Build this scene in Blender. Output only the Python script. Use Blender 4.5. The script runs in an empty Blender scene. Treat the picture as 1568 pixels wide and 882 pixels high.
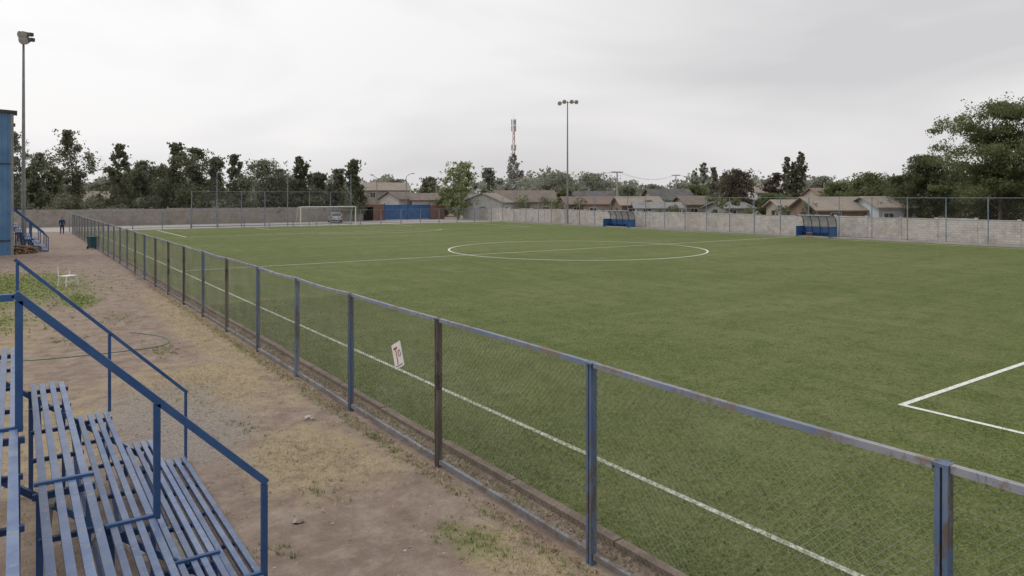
import bpy, math, random
import numpy as np
from mathutils import Vector, Matrix
random.seed(7)
RNG = np.random.default_rng(11)
sc = bpy.context.scene
sc.view_settings.view_transform = 'Standard'
sc.view_settings.look = 'None'
sc.view_settings.exposure = 0

# ---------------------------------------------------------------- survey frame
# world X = across the pitch, world Y = along the touchline, camera stands at the origin on the stand
H = 3.78; F = 1080.0; HZ = 301.5; YAW = math.radians(35.2)
CY, SY = math.cos(YAW), math.sin(YAW)
def sv(u, D):
    R = (u-784)/F*D
    return (CY*R+SY*D, CY*D-SY*R)
def G(u, v):
    return sv(u, F*H/(v-HZ))
def zt(v, D):
    return H-(v-HZ)*D/F

# ---------------------------------------------------------------- materials
def newmat(name):
    m = bpy.data.materials.new(name); m.use_nodes = True
    nt = m.node_tree; b = nt.nodes['Principled BSDF']
    return m, nt, b
def noise(nt, vec, scale, detail=4, rough=.55, dist=0):
    n = nt.nodes.new('ShaderNodeTexNoise')
    n.inputs['Scale'].default_value = scale; n.inputs['Detail'].default_value = detail
    n.inputs['Roughness'].default_value = rough; n.inputs['Distortion'].default_value = dist
    nt.links.new(vec, n.inputs['Vector']); return n.outputs['Fac']
def ramp(nt, fac, a, b, ca=(0,0,0,1), cb=(1,1,1,1)):
    r = nt.nodes.new('ShaderNodeValToRGB')
    r.color_ramp.elements[0].position = a; r.color_ramp.elements[1].position = b
    r.color_ramp.elements[0].color = ca; r.color_ramp.elements[1].color = cb
    nt.links.new(fac, r.inputs[0]); return r.outputs[0]
def mix(nt, fac, a, b, blend='MIX'):
    m = nt.nodes.new('ShaderNodeMix'); m.data_type = 'RGBA'; m.blend_type = blend
    for sock, v in ((m.inputs[0], fac), (m.inputs[6], a), (m.inputs[7], b)):
        if isinstance(v, (int, float)): sock.default_value = v
        elif isinstance(v, tuple): sock.default_value = v if len(v) == 4 else v+(1,)
        else: nt.links.new(v, sock)
    return m.outputs[2]
def math_(nt, op, a, b=0.0, clamp=False):
    m = nt.nodes.new('ShaderNodeMath'); m.operation = op; m.use_clamp = clamp
    for sock, v in ((m.inputs[0], a), (m.inputs[1], b)):
        if isinstance(v, (int, float)): sock.default_value = v
        else: nt.links.new(v, sock)
    return m.outputs[0]
def bump(nt, b, h, strength=.4, dist=.02):
    n = nt.nodes.new('ShaderNodeBump'); n.inputs['Strength'].default_value = strength
    n.inputs['Distance'].default_value = dist
    nt.links.new(h, n.inputs['Height']); nt.links.new(n.outputs[0], b.inputs['Normal'])
def objco(nt, scale=None):
    t = nt.nodes.new('ShaderNodeTexCoord')
    if scale is None: return t.outputs['Object']
    m = nt.nodes.new('ShaderNodeMapping'); m.inputs['Scale'].default_value = scale
    nt.links.new(t.outputs['Object'], m.inputs[0]); return m.outputs[0]
def simple(name, c1, c2=None, scale=3, rough=.8, bumpS=0, metal=0, lo=.35, hi=.65, stretch=None, spec=.3, island=0):
    m, nt, b = newmat(name)
    co = objco(nt, stretch)
    c2 = c2 or tuple(x*.7 for x in c1)
    f = noise(nt, co, scale, 4, .6)
    col = mix(nt, ramp(nt, f, lo, hi), c1, c2)
    if island:
        g = nt.nodes.new('ShaderNodeNewGeometry')
        v = math_(nt, 'MULTIPLY_ADD', g.outputs['Random Per Island'], island)
        nt.nodes[-1].inputs[2].default_value = 1-island*.5
        hs = nt.nodes.new('ShaderNodeHueSaturation'); nt.links.new(col, hs.inputs['Color']); nt.links.new(v, hs.inputs['Value'])
        col = hs.outputs[0]
    nt.links.new(col, b.inputs['Base Color'])
    b.inputs['Roughness'].default_value = rough; b.inputs['Metallic'].default_value = metal
    b.inputs['Specular IOR Level'].default_value = spec
    if bumpS: bump(nt, b, noise(nt, co, scale*8, 4, .6), bumpS, .01)
    return m
def rusty(name, paint, rust=(.11,.06,.04), amount=.55, scale=6, rough=.5, fade=(.28,.32,.38), dark=.5, streak=1.0):
    m, nt, b = newmat(name); co = objco(nt, (1,1,streak))
    f1 = noise(nt, co, scale, 6, .8); f2 = noise(nt, co, scale*.35, 4, .65)
    g = nt.nodes.new('ShaderNodeNewGeometry')
    c = mix(nt, ramp(nt, f2, .4, .65), paint, fade)
    c = mix(nt, math_(nt,'MULTIPLY',g.outputs['Random Per Island'],dark), c, tuple(x*.55 for x in paint))
    c = mix(nt, ramp(nt, f1, amount, amount+.07), c, rust)
    nt.links.new(c, b.inputs['Base Color'])
    nt.links.new(ramp(nt, f1, amount, amount+.1, (rough,)*3+(1,), (.9,.9,.9,1)), b.inputs['Roughness'])
    b.inputs['Specular IOR Level'].default_value = .4
    bump(nt, b, f1, .3, .004)
    return m
def leafmat(name, dark, light, scale=.35):
    m, nt, b = newmat(name); co = objco(nt)
    g = nt.nodes.new('ShaderNodeNewGeometry')
    r = g.outputs['Random Per Island']
    c = mix(nt, r, dark, light)
    f = ramp(nt, noise(nt, co, scale, 2, .6), .35, .65)
    c = mix(nt, f, c, mix(nt, r, tuple(x*.6 for x in dark), tuple(x*.7 for x in light)))
    nt.links.new(c, b.inputs['Base Color']); b.inputs['Roughness'].default_value = .65
    b.inputs['Specular IOR Level'].default_value = .25
    tr = nt.nodes.new('ShaderNodeBsdfTranslucent'); nt.links.new(mix(nt,.35,c,(.35,.38,.18)), tr.inputs[0])
    ms = nt.nodes.new('ShaderNodeMixShader'); ms.inputs[0].default_value = .36
    nt.links.new(b.outputs[0], ms.inputs[1]); nt.links.new(tr.outputs[0], ms.inputs[2])
    nt.links.new(ms.outputs[0], nt.nodes['Material Output'].inputs['Surface'])
    return m

M = {}
M['rail'] = rusty('blue_rail_paint', (.028,.085,.23), amount=.68, fade=(.05,.125,.28), dark=.3)
M['post'] = rusty('weathered_blue_post', (.085,.145,.26), rust=(.115,.092,.078), amount=.505, scale=6, fade=(.20,.235,.30), streak=.35)
M['postbrown'] = rusty('rusted_post', (.10,.085,.075), rust=(.06,.047,.04), amount=.5, scale=6, fade=(.16,.145,.135), streak=.35)
M['toprail'] = rusty('weathered_top_rail', (.15,.20,.30), rust=(.20,.17,.145), amount=.50, scale=3.2, fade=(.30,.30,.32), dark=.25)
M['botrail'] = rusty('bottom_rail', (.15,.165,.20), rust=(.15,.125,.11), amount=.49, scale=3, fade=(.25,.24,.24))
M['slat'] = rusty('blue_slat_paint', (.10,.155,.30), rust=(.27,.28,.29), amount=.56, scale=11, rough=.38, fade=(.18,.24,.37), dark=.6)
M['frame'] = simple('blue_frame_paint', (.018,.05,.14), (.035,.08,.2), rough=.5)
M['galv'] = simple('galvanised_steel', (.42,.41,.38), (.3,.28,.25), scale=5, rough=.55)
M['wire'] = simple('fence_wire', (.32,.31,.28), (.18,.165,.14), scale=1.2, rough=.5)
M['farwire'] = simple('far_fence_wire', (.22,.22,.22), rough=.7)
M['farpost'] = simple('blue_pipe_paint', (.13,.19,.29), (.26,.29,.33), scale=1, rough=.5)
M['white'] = simple('white_paint', (.72,.72,.70), (.6,.6,.58), scale=2, rough=.5)
M['paper'] = simple('white_sign_plate', (.75,.74,.72), (.66,.64,.62), scale=9, rough=.6)
M['litter'] = simple('faded_paper', (.46,.44,.40), (.30,.27,.24), scale=9, rough=.8)
M['red'] = simple('red_sign_ink', (.45,.06,.04), rough=.6)
M['black'] = simple('black_ink', (.02,.02,.02), rough=.6)
M['glass'] = simple('dark_window_glass', (.03,.035,.04), (.06,.06,.07), rough=.15, spec=.6)
M['bark'] = simple('tree_bark', (.17,.145,.12), (.09,.08,.07), scale=3, rough=.9)
M['steelgrey'] = simple('grey_pole_paint', (.27,.27,.27), (.2,.2,.2), rough=.5)
M['lampdark'] = simple('floodlight_housing', (.06,.06,.065), rough=.5)
M['stone'] = simple('grey_pebble', (.38,.33,.29), (.25,.21,.18), scale=12, rough=.95, island=.6)
M['deadleaf'] = simple('dead_leaves', (.20,.13,.08), (.11,.075,.05), scale=12, rough=.9, island=.9)

m, nt, b = newmat('blue_corrugated_sheet'); co = objco(nt)
w = nt.nodes.new('ShaderNodeTexWave'); w.inputs['Scale'].default_value = 1.1; w.bands_direction='X'
nt.links.new(co, w.inputs[0])
c = mix(nt, ramp(nt, noise(nt, co, .8, 6, .6), .35, .7), (.06,.16,.32), (.11,.24,.40))
nt.links.new(c, b.inputs['Base Color']); b.inputs['Roughness'].default_value=.45
bump(nt, b, w.outputs['Fac'], .9, .06); M['bluewall']=m

def brickmat(name, c1, c2, mortar, bw, bh, axis, dirt, stain=.5, msize=.012):
    m, nt, b = newmat(name); t = nt.nodes.new('ShaderNodeTexCoord')
    s = nt.nodes.new('ShaderNodeSeparateXYZ'); nt.links.new(t.outputs['Object'], s.inputs[0])
    cb = nt.nodes.new('ShaderNodeCombineXYZ')
    nt.links.new(s.outputs[0 if axis=='X' else 1], cb.inputs[0]); nt.links.new(s.outputs[2], cb.inputs[1])
    br = nt.nodes.new('ShaderNodeTexBrick'); nt.links.new(cb.outputs[0], br.inputs[0])
    br.inputs['Color1'].default_value = c1+(1,); br.inputs['Color2'].default_value = c2+(1,)
    br.inputs['Mortar'].default_value = mortar+(1,); br.inputs['Scale'].default_value = 1
    br.inputs['Brick Width'].default_value = bw; br.inputs['Row Height'].default_value = bh
    br.inputs['Mortar Size'].default_value = msize
    co = t.outputs['Object']
    f = noise(nt, co, .35, 6, .7)
    c = mix(nt, ramp(nt, f, .50, .68), br.outputs['Color'], dirt)
    f2 = noise(nt, co, 1.6, 5, .75)
    c = mix(nt, math_(nt,'MULTIPLY',ramp(nt, f2, .48, .66),stain), c, tuple(x*.55 for x in dirt))
    nt.links.new(c, b.inputs['Base Color']); b.inputs['Roughness'].default_value = .9
    return m
M['blockY'] = brickmat('white_painted_blocks', (.60,.58,.545), (.50,.48,.45), (.36,.335,.31), .42, .21, 'Y', (.38,.335,.295), .4)
M['blockX'] = brickmat('beige_concrete_blocks', (.38,.34,.30), (.32,.285,.25), (.24,.21,.19), .42, .21, 'X', (.25,.21,.18), .4)
M['brickred'] = brickmat('red_bricks', (.26,.10,.065), (.2,.08,.05), (.2,.17,.15), .25, .08, 'X', (.15,.07,.05))

# ground
def ellipse_mask(nt, co, cx, cy, rx, ry, nz, k=1.5):
    mp = nt.nodes.new('ShaderNodeMapping'); mp.inputs['Location'].default_value = (-cx/rx, -cy/ry, 0)
    mp.inputs['Scale'].default_value = (1/rx, 1/ry, 0); nt.links.new(co, mp.inputs[0])
    l = nt.nodes.new('ShaderNodeVectorMath'); l.operation='LENGTH'; nt.links.new(mp.outputs[0], l.inputs[0])
    v = math_(nt, 'ADD', math_(nt,'MULTIPLY',l.outputs['Value'],.7), math_(nt,'MULTIPLY',math_(nt,'SUBTRACT',nz,.5),k))
    return ramp(nt, v, .5, .85, (1,1,1,1), (0,0,0,1))
m, nt, b = newmat('dirt_ground'); co = objco(nt)
n1 = noise(nt, co, .45, 4, .6); n2 = noise(nt, co, 2.2, 6, .75); n3 = noise(nt, co, 26, 4, .8); n4 = noise(nt, co, .9, 7, .75, .6)
c = mix(nt, ramp(nt, n1, .35, .65), (.275,.215,.175), (.225,.172,.142))
c = mix(nt, ramp(nt, n2, .46, .66), c, (.35,.285,.238))
c = mix(nt, ramp(nt, n2, .30, .43, (1,1,1,1), (0,0,0,1)), c, (.175,.132,.108))
strawcol = mix(nt, ramp(nt, n3, .35, .65), (.46,.375,.235), (.27,.215,.14))
gen = ramp(nt, n4, .60, .70)
c = mix(nt, math_(nt,'MULTIPLY',gen,.45), c, strawcol)
for (cx,cy,rx,ry) in ((3.0,15,1.3,2.4),(3.5,10.0,1.0,1.6),(4.3,22,.7,9),(4.3,5.4,.5,1.6),(-.5,14,1.8,4),(-2,25,3,7)):
    k = ellipse_mask(nt, co, cx, cy, rx, ry, n4)
    c = mix(nt, math_(nt,'MULTIPLY',math_(nt,'MULTIPLY',k,.85),ramp(nt,n2,.3,.55)), c, strawcol)
green = mix(nt, ramp(nt, n3, .35, .65), (.13,.18,.05), (.22,.23,.09))
for (cx,cy,rx,ry) in ((-2.2,36,4.8,7.5),(-3.2,26.0,3.6,2.8),(1.9,30,.6,2)):
    k = ellipse_mask(nt, co, cx, cy, rx, ry, n4, 1.1)
    c = mix(nt, math_(nt,'MULTIPLY',k,.92), c, green)
for (cx,cy,rx,ry) in ((4.1,6.6,.3,.5),(3.7,4.2,.3,.5)):
    k = ellipse_mask(nt, co, cx, cy, rx, ry, n4)
    c = mix(nt, math_(nt,'MULTIPLY',k,.4), c, green)
k = ellipse_mask(nt, co, 2.3, 13.3, 1.0, 2.6, n4)
c = mix(nt, math_(nt,'MULTIPLY',k,.75), c, mix(nt, ramp(nt,n3,.4,.6), (.34,.315,.295), (.2,.175,.155)))
c = mix(nt, math_(nt,'MULTIPLY',ramp(nt, n3, .55, .8),.5), c, (.15,.108,.085))
nt.links.new(c, b.inputs['Base Color']); b.inputs['Roughness'].default_value=.95; b.inputs['Specular IOR Level'].default_value=.1
bump(nt, b, noise(nt, co, 5, 6, .8), .75, .06); M['dirt']=m

# artificial turf
m, nt, b = newmat('artificial_turf'); co = objco(nt)
n1 = noise(nt, co, .05, 3, .6); n2 = noise(nt, objco(nt,(1.0,.22,1)), .9, 4, .7, .4); n3 = noise(nt, co, 1.3, 5, .85)
n5 = noise(nt, co, 20, 4, .85); nb = noise(nt, objco(nt,(.07,.55,1)), .6, 4, .7)
c = mix(nt, ramp(nt, n1, .38, .62), (.100,.130,.030), (.142,.168,.055))
c = mix(nt, math_(nt,'MULTIPLY',ramp(nt, n2, .42, .66),.6), c, (.19,.205,.088))
c = mix(nt, math_(nt,'MULTIPLY',ramp(nt, nb, .44, .58),.45), c, (.076,.106,.026))
c = mix(nt, math_(nt,'MULTIPLY',ramp(nt, n3, .49, .60),.6), c, (.06,.088,.018))
c = mix(nt, math_(nt,'MULTIPLY',ramp(nt, n5, .5, .66),.85), c, (.225,.245,.11))
c = mix(nt, math_(nt,'MULTIPLY',ramp(nt, n5, .32, .48, (1,1,1,1), (0,0,0,1)),.85), c, (.032,.05,.010))
nt.links.new(c, b.inputs['Base Color']); b.inputs['Roughness'].default_value=.8; b.inputs['Specular IOR Level'].default_value=.12
bump(nt, b, n5, .9, .03); M['turf']=m
m, nt, b = newmat('turf_fibre'); g = nt.nodes.new('ShaderNodeNewGeometry')
nt.links.new(mix(nt, g.outputs['Random Per Island'], (.05,.08,.016), (.22,.245,.10)), b.inputs['Base Color']); b.inputs['Roughness'].default_value=.6; M['fibre']=m

def linemat(name, white, lo, hi):
    m, nt, b = newmat(name); co = objco(nt)
    f = noise(nt, co, 9, 5, .9)
    c = mix(nt, ramp(nt, f, lo, hi), white, (.19,.215,.10))
    nt.links.new(c, b.inputs['Base Color']); b.inputs['Roughness'].default_value=.8; return m
M['line'] = linemat('worn_white_line_paint', (.54,.56,.51), .42, .60)
M['line2'] = linemat('white_line_paint', (.72,.74,.69), .50, .72)
M['concrete'] = simple('worn_concrete', (.40,.38,.36), (.31,.295,.28), scale=.6, rough=.9, bumpS=.3)
M['kerb'] = simple('dirty_concrete_kerb', (.23,.185,.15), (.14,.11,.085), scale=4, rough=.95, bumpS=.6)
M['strawblade'] = simple('dry_grass_blades', (.54,.46,.29), (.37,.31,.2), scale=6, rough=.9, island=.6)
M['greenblade'] = simple('green_grass_blades', (.15,.21,.055), (.26,.27,.11), scale=5, rough=.8, island=.7)

# ---------------------------------------------------------------- mesh builder
class MB:
    def __init__(s): s.v=[]; s.f=[]; s.m=[]; s.mats=[]
    def mi(s, mat):
        if mat not in s.mats: s.mats.append(mat)
        return s.mats.index(mat)
    def add(s, vs, fs, mat):
        o=len(s.v); s.v.extend([tuple(p) for p in vs]); k=s.mi(mat)
        for f in fs: s.f.append(tuple(i+o for i in f)); s.m.append(k)
    def box(s, a, b, mat):
        x0,y0,z0=a; x1,y1,z1=b
        s.add([(x0,y0,z0),(x1,y0,z0),(x1,y1,z0),(x0,y1,z0),(x0,y0,z1),(x1,y0,z1),(x1,y1,z1),(x0,y1,z1)],
              [(0,3,2,1),(4,5,6,7),(0,1,5,4),(1,2,6,5),(2,3,7,6),(3,0,4,7)], mat)
    def bar(s, p, q, w, h, mat, up=(0,0,1)):
        p=Vector(p); q=Vector(q); d=(q-p).normalized(); u=Vector(up)
        if abs(d.dot(u))>.98: u=Vector((0,1,0))
        a=d.cross(u).normalized()*(w/2); c=a.cross(d).normalized()*(h/2)
        vs=[p-a-c,p+a-c,p+a+c,p-a+c,q-a-c,q+a-c,q+a+c,q-a+c]
        s.add(vs,[(3,2,1,0),(4,5,6,7),(0,1,5,4),(1,2,6,5),(2,3,7,6),(3,0,4,7)],mat)
    def cyl(s, p, q, r0, r1, mat, n=8, cap=True):
        p=Vector(p); q=Vector(q); d=(q-p).normalized(); u=Vector((0,0,1)) if abs(d.z)<.95 else Vector((1,0,0))
        a=d.cross(u).normalized(); c=a.cross(d).normalized(); vs=[]
        for c0,r in ((p,r0),(q,r1)):
            for i in range(n):
                t=2*math.pi*i/n; vs.append(c0+a*math.cos(t)*r+c*math.sin(t)*r)
        fs=[(i,(i+1)%n,n+(i+1)%n,n+i) for i in range(n)]
        if cap: fs+= [tuple(range(n))[::-1], tuple(range(n,2*n))]
        s.add(vs,fs,mat)
    def quads(s, Q, mat):
        o=len(s.v); n=len(Q); s.v.extend(map(tuple, Q.reshape(-1,3).tolist())); k=s.mi(mat)
        s.f.extend([(o+4*i,o+4*i+1,o+4*i+2,o+4*i+3) for i in range(n)]); s.m.extend([k]*n)
    def obj(s, name, parent=None, smooth=False, loc=None, rot=0):
        me=bpy.data.meshes.new(name); me.from_pydata(s.v,[],s.f)
        for x in s.mats: me.materials.append(x)
        me.polygons.foreach_set('material_index', s.m)
        if smooth: me.polygons.foreach_set('use_smooth',[True]*len(s.f))
        me.update(); ob=bpy.data.objects.new(name, me); sc.collection.objects.link(ob)
        if parent: ob.parent=parent
        if loc: ob.location=loc
        if rot: ob.rotation_euler=(0,0,rot)
        return ob
def empty(name, loc=(0,0,0), rot=0):
    e=bpy.data.objects.new(name,None); e.location=loc; e.rotation_euler=(0,0,rot); sc.collection.objects.link(e); return e

# ---------------------------------------------------------------- ground, pitch
mb=MB(); mb.add([(-1500,-1500,0),(1500,-1500,0),(1500,2500,0),(-1500,2500,0)],[(0,1,2,3)],M['dirt']); mb.obj('ground')
mb=MB(); mb.add([(5.42,-14,.02),(60.9,-14,.02),(60.9,90,.02),(5.42,90,.02)],[(0,1,2,3)],M['turf']); mb.obj('football_pitch')
n=90000
X=5.45+RNG.exponential(3.5,n); Y=RNG.uniform(.5,26,n)
X=np.where(X>18,5.45+RNG.random(n)*6,X)
A=RNG.uniform(0,6.28,n); hgt=RNG.uniform(.012,.035,n); ln=hgt*RNG.uniform(.3,1.4,n); wd=RNG.uniform(.0025,.006,n)
ca,sa=np.cos(A),np.sin(A); P=np.stack([X,Y,np.full(n,.02)],1); S=np.stack([-sa*wd,ca*wd,0*wd],1); T3=np.stack([ca*ln,sa*ln,hgt],1)
mb=MB(); mb.quads(np.stack([P-S,P+S,P+T3+S*.3,P+T3-S*.3],1),M['fibre']); mb.obj('turf_fibres')
CT,CS=33.1,38.9; TL,TR=6.84,59.4; GN,GF=-10.1,87.9
mb=MB(); z=.026; W=.055
def line(a,b,zz=z,w=W,mt='line2'):
    a=Vector((a[0],a[1],zz)); b=Vector((b[0],b[1],zz)); d=(b-a).normalized(); p=Vector((-d.y,d.x,0))*w
    mb.add([a-p,b-p,b+p,a+p],[(0,1,2,3)],M[mt])
line((TL,GN),(TL,GF),w=.048,mt='line'); line((TR,GN),(TR,GF))
e=W+.002
line((TL+e,GF),(TR-e,GF)); line((TL+e,GN),(TR-e,GN)); line((TL+e,CS),(TR-e,CS),w=.045)
def arc(cx,cy,r,a0,a1,n=96,zz=z+.003):
    W=.065
    for i in range(n):
        t0=a0+(a1-a0)*i/n; t1=a0+(a1-a0)*(i+1)/n
        vs=[(cx+(r-W)*math.cos(t0),cy+(r-W)*math.sin(t0),zz),(cx+(r+W)*math.cos(t0),cy+(r+W)*math.sin(t0),zz),
            (cx+(r+W)*math.cos(t1),cy+(r+W)*math.sin(t1),zz),(cx+(r-W)*math.cos(t1),cy+(r-W)*math.sin(t1),zz)]
        mb.add(vs,[(0,1,2,3)],M['line2'])
arc(CT,CS,9.15,0,2*math.pi)
for g,sg in ((GN,1),(GF,-1)):
    for hw,dp in ((20.0,16.45),(9.16,5.5)):
        y=g+sg*dp
        line((CT-hw,g+sg*e),(CT-hw,y+sg*W)); line((CT+hw,g+sg*e),(CT+hw,y+sg*W)); line((CT-hw+e,y),(CT+hw-e,y))
    a=math.acos(5.45/9.15); c0=math.pi/2*sg
    arc(CT,g+sg*11,9.15,c0-a,c0+a,40)
mb.obj('pitch_markings')
mb=MB(); mb.add([(-25,90.6,.008),(70,90.6,.008),(70,104.8,.008),(-25,104.8,.008)],[(0,1,2,3)],M['concrete']); mb.obj('concrete_road')
mb=MB()
y=-14
while y<90:
    L=random.uniform(1.6,2.4); mb.box((5.28+random.uniform(-.01,.01),y,-.02),(5.40+random.uniform(-.01,.01),min(y+L-.02,90),.07+random.uniform(-.02,.015)),M['kerb']); y+=L
mb.obj('pitch_kerb')
mb=MB(); mb.box((61.0,-14,0),(61.3,90,.12),M['concrete']); mb.obj('far_concrete_kerb')
n=9000; X=np.where(RNG.random(n)<.75,4.93+RNG.random(n)*.34,4.8-abs(RNG.normal(size=n))*.12); Y=RNG.uniform(.5,40,n)
A=RNG.uniform(0,6.28,n); L2=RNG.uniform(.008,.028,n); ca,sa=np.cos(A)*L2,np.sin(A)*L2; Z=RNG.uniform(.006,.03,n); tz=RNG.uniform(-.006,.012,n)
P=np.stack([X,Y,Z],1); a_=np.stack([ca,sa,tz],1); b_=np.stack([-sa*.5,ca*.5,tz*.3],1)
mb=MB(); mb.quads(np.stack([P-a_,P+b_,P+a_,P-b_],1),M['deadleaf']); mb.obj('dead_leaf_litter')

# ---------------------------------------------------------------- near chain-link fence
FX=4.86; FH=2.085
def wires(mb, axis, c, a0, a1, z0, z1, sp, r, mat, wob=0.0):
    h=z1-z0; n=int((a1-a0+h)/sp)
    for k in range(n):
        for sgn in (1,-1):
            st=a0-h+k*sp if sgn>0 else a0+k*sp
            s0=st; s1=st+sgn*h
            za,zb=z0,z1
            if sgn>0:
                if s0<a0: za=z0+(a0-s0); s0=a0
                if s1>a1: zb=z1-(s1-a1); s1=a1
            else:
                if s0>a1: za=z0+(s0-a1); s0=a1
                if s1<a0: zb=z1-(a0-s1); s1=a0
            if zb-za<.05: continue
            seg = 5 if wob else 1
            pts=[]
            for i in range(seg+1):
                f=i/seg; q=s0+(s1-s0)*f; zz=za+(zb-za)*f
                o=c+sgn*r*.8+(wob*math.sin(q*2.3+zz*2.1)*math.sin(math.pi*(zz-z0)/h) if wob else 0)
                jit=.018*math.sin(q*1.7+zz*3.1)*math.sin(zz*2.2+q*.6)+random.uniform(-.005,.005) if wob else 0
                pts.append((o,q+jit,zz) if axis=='Y' else (q+jit,o,zz))
            for i in range(seg): mb.cyl(pts[i],pts[i+1],r,r,mat,3,False)
posts=[-4.2,-1.1,2.1,5.47,8.68,11.83,14.75,17.65,20.75]
while posts[-1]<84: posts.append(posts[-1]+3.05)
mb=MB()
for i,y in enumerate(posts):
    mat = M['postbrown'] if ((20<y<42 and i%4!=1) or i==4) else M['post']
    lean=random.uniform(-.012,.012); top=FH-.03+random.uniform(-.01,.01)
    for dy in (-.024,.024):
        mb.bar((FX,y+dy,-.05),(FX+lean,y+dy+lean,top),.032,.08,mat,up=(1,0,0))
    mb.bar((FX+.008,y,-.05),(FX+.008+lean,y+lean,top-.01),.03,.045,M['postbrown'],up=(1,0,0))
    mb.box((FX-.05,y-.05,top),(FX+.05,y+.05,top+.02),mat)
for a,b2 in zip(posts[:-1],posts[1:]):
    n=4
    dz=random.uniform(-.015,.005)
    for j in range(n):
        y0=a+(b2-a)*j/n; y1=a+(b2-a)*(j+1)/n
        z0=FH+dz*math.sin(math.pi*j/n)*2; z1=FH+dz*math.sin(math.pi*(j+1)/n)*2
        mb.bar((FX,y0+(.053 if j==0 else 0),z0-.03),(FX,y1-(.053 if j==n-1 else 0),z1-.03),.055,.05,M['toprail'])
    mb.bar((FX,a+.05,.09+random.uniform(-.02,.02)),(FX,b2-.05,.09+random.uniform(-.02,.02)),.05,.06,M['botrail'])
wires(mb,'Y',FX,-4.2,30,.1,FH-.04,.078,.0017,M['wire'],.02)
wires(mb,'Y',FX,30,posts[-1],.1,FH-.04,.11,.002,M['wire'])
for z0 in (.7,1.4):
    mb.cyl((FX,-4,z0),(FX,posts[-1],z0),.002,.002,M['wire'],3,False)
for k in range(60):
    y=random.uniform(1,30); mb.cyl((FX-.03,y,FH-.0),(FX-.03+random.gauss(0,.01),y+random.gauss(0,.015),FH-.07-random.random()*.05),.0015,.0015,M['wire'],3,False)
SE=90.2
xs=[FX+3.05*i for i in range(19)]
for x in xs: mb.bar((x,SE,0),(x,SE,2.05),.08,.08,M['farpost'],up=(1,0,0))
mb.bar((FX,SE,2.05),(xs[-1],SE,2.05),.05,.05,M['farpost']); mb.bar((FX,SE,.2),(xs[-1],SE,.2),.05,.05,M['botrail'])
mb.bar((FX,posts[-1],2.05),(FX,SE,2.05),.05,.05,M['farpost'])
wires(mb,'X',SE,FX,xs[-1],.15,2.05,.16,.003,M['farwire'])
mb.obj('chain_link_fence')

e=empty('fence_sign',(FX-.03,9.9,1.34)); e.rotation_euler=(math.radians(-24),0,0)
mb=MB(); mb.box((-.004,-.16,-.19),(.004,.16,.19),M['paper']); mb.obj('plate',e)
mb=MB()
mb.box((-.007,.02,-.13),(-.005,.045,.1),M['red']); mb.box((-.007,-.03,.1),(-.005,.1,.13),M['red'])
for a0 in range(14):
    t0=2*math.pi*a0/14; t1=2*math.pi*(a0+1)/14
    mb.bar((-.006,-.075+.04*math.cos(t0),.02+.05*math.sin(t0)),(-.006,-.075+.04*math.cos(t1),.02+.05*math.sin(t1)),.003,.015,M['red'],up=(1,0,0))
mb.box((-.007,-.12,-.16),(-.005,.12,-.15),M['black'])
mb.obj('lettering',e)

# ---------------------------------------------------------------- goal
def goal(y, sg):
    e=empty('football_goal',(CT,y,0)); mb=MB(); hw=3.66
    for s in (-1,1):
        mb.cyl((s*hw,0,0),(s*hw,0,2.5),.075,.075,M['white'],10)
        mb.cyl((s*hw,0,2.44),(s*hw,sg*1.0,2.44),.03,.03,M['white'],6)
        mb.cyl((s*hw,sg*1.0,2.44),(s*hw,sg*2.0,0),.03,.03,M['white'],6)
    mb.cyl((-hw,0,2.5),(hw,0,2.5),.075,.075,M['white'],10); mb.cyl((-hw,sg*2,.03),(hw,sg*2,.03),.03,.03,M['white'],6)
    mb.obj('frame',e); nb=MB()
    for i in range(0,37):
        x=-hw+i*.2033
        nb.cyl((x,sg*1.0,2.44),(x,sg*2,0.03),.003,.003,M['white'],3,False); nb.cyl((x,0,2.44),(x,sg*1.0,2.44),.003,.003,M['white'],3,False)
    for j in range(12):
        z0=.1+j*.2; yy=sg*(2.0-z0/2.44)
        nb.cyl((-hw,yy,z0),(hw,yy,z0),.003,.003,M['white'],3,False)
        for s in (-1,1): nb.cyl((s*hw,0,z0),(s*hw,yy,z0),.003,.003,M['white'],3,False)
    nb.obj('net',e)
goal(GF,1); goal(GN,-1)

# ---------------------------------------------------------------- backstop net behind far goal
mb=MB(); y=92.0
x=17.5; i=0
while x<40:
    hgt=6.9 if i%3==1 else 4.5
    mb.cyl((x,y,0),(x,y,hgt),.06,.05,M['farpost'],8); x+=2.9; i+=1
xe=x-2.9
for z0 in (4.45,2.4,.2): mb.cyl((17.5,y,z0),(xe,y,z0),.03,.03,M['farpost'],6)
wires(mb,'X',y,17.5,xe,.2,4.45,.25,.003,M['farwire'])
mb.obj('backstop_fence')

# ---------------------------------------------------------------- side walls
WX=63.6
mb=MB(); y=-20; i=0
while y<105:
    hh=1.95+random.uniform(-.06,.06)
    mb.box((WX,y+.11,-.1),(WX+.16,y+2.89,hh),M['blockY'])
    mb.box((WX-.03,y-.11,-.1),(WX+.19,y+.11,hh+.08),M['blockY']); y+=3.0
mb.obj('block_wall')
mb=MB(); x=-22
while x<45:
    hh=2.2+random.uniform(-.05,.05)
    mb.box((x+.1,105,-.1),(x+2.9,105.16,hh),M['blockX']); mb.box((x-.1,104.96,-.1),(x+.1,105.2,hh+.1),M['blockX']); x+=3
mb.obj('boundary_wall')
mb=MB(); mb.box((45.2,105,0),(48.8,105.2,2.55),M['brickred']); mb.box((45.1,104.95,2.55),(48.9,105.25,2.65),M['concrete'])
mb.box((57.2,105,0),(60,105.2,2.4),M['brickred']); mb.obj('brick_wall')
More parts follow.
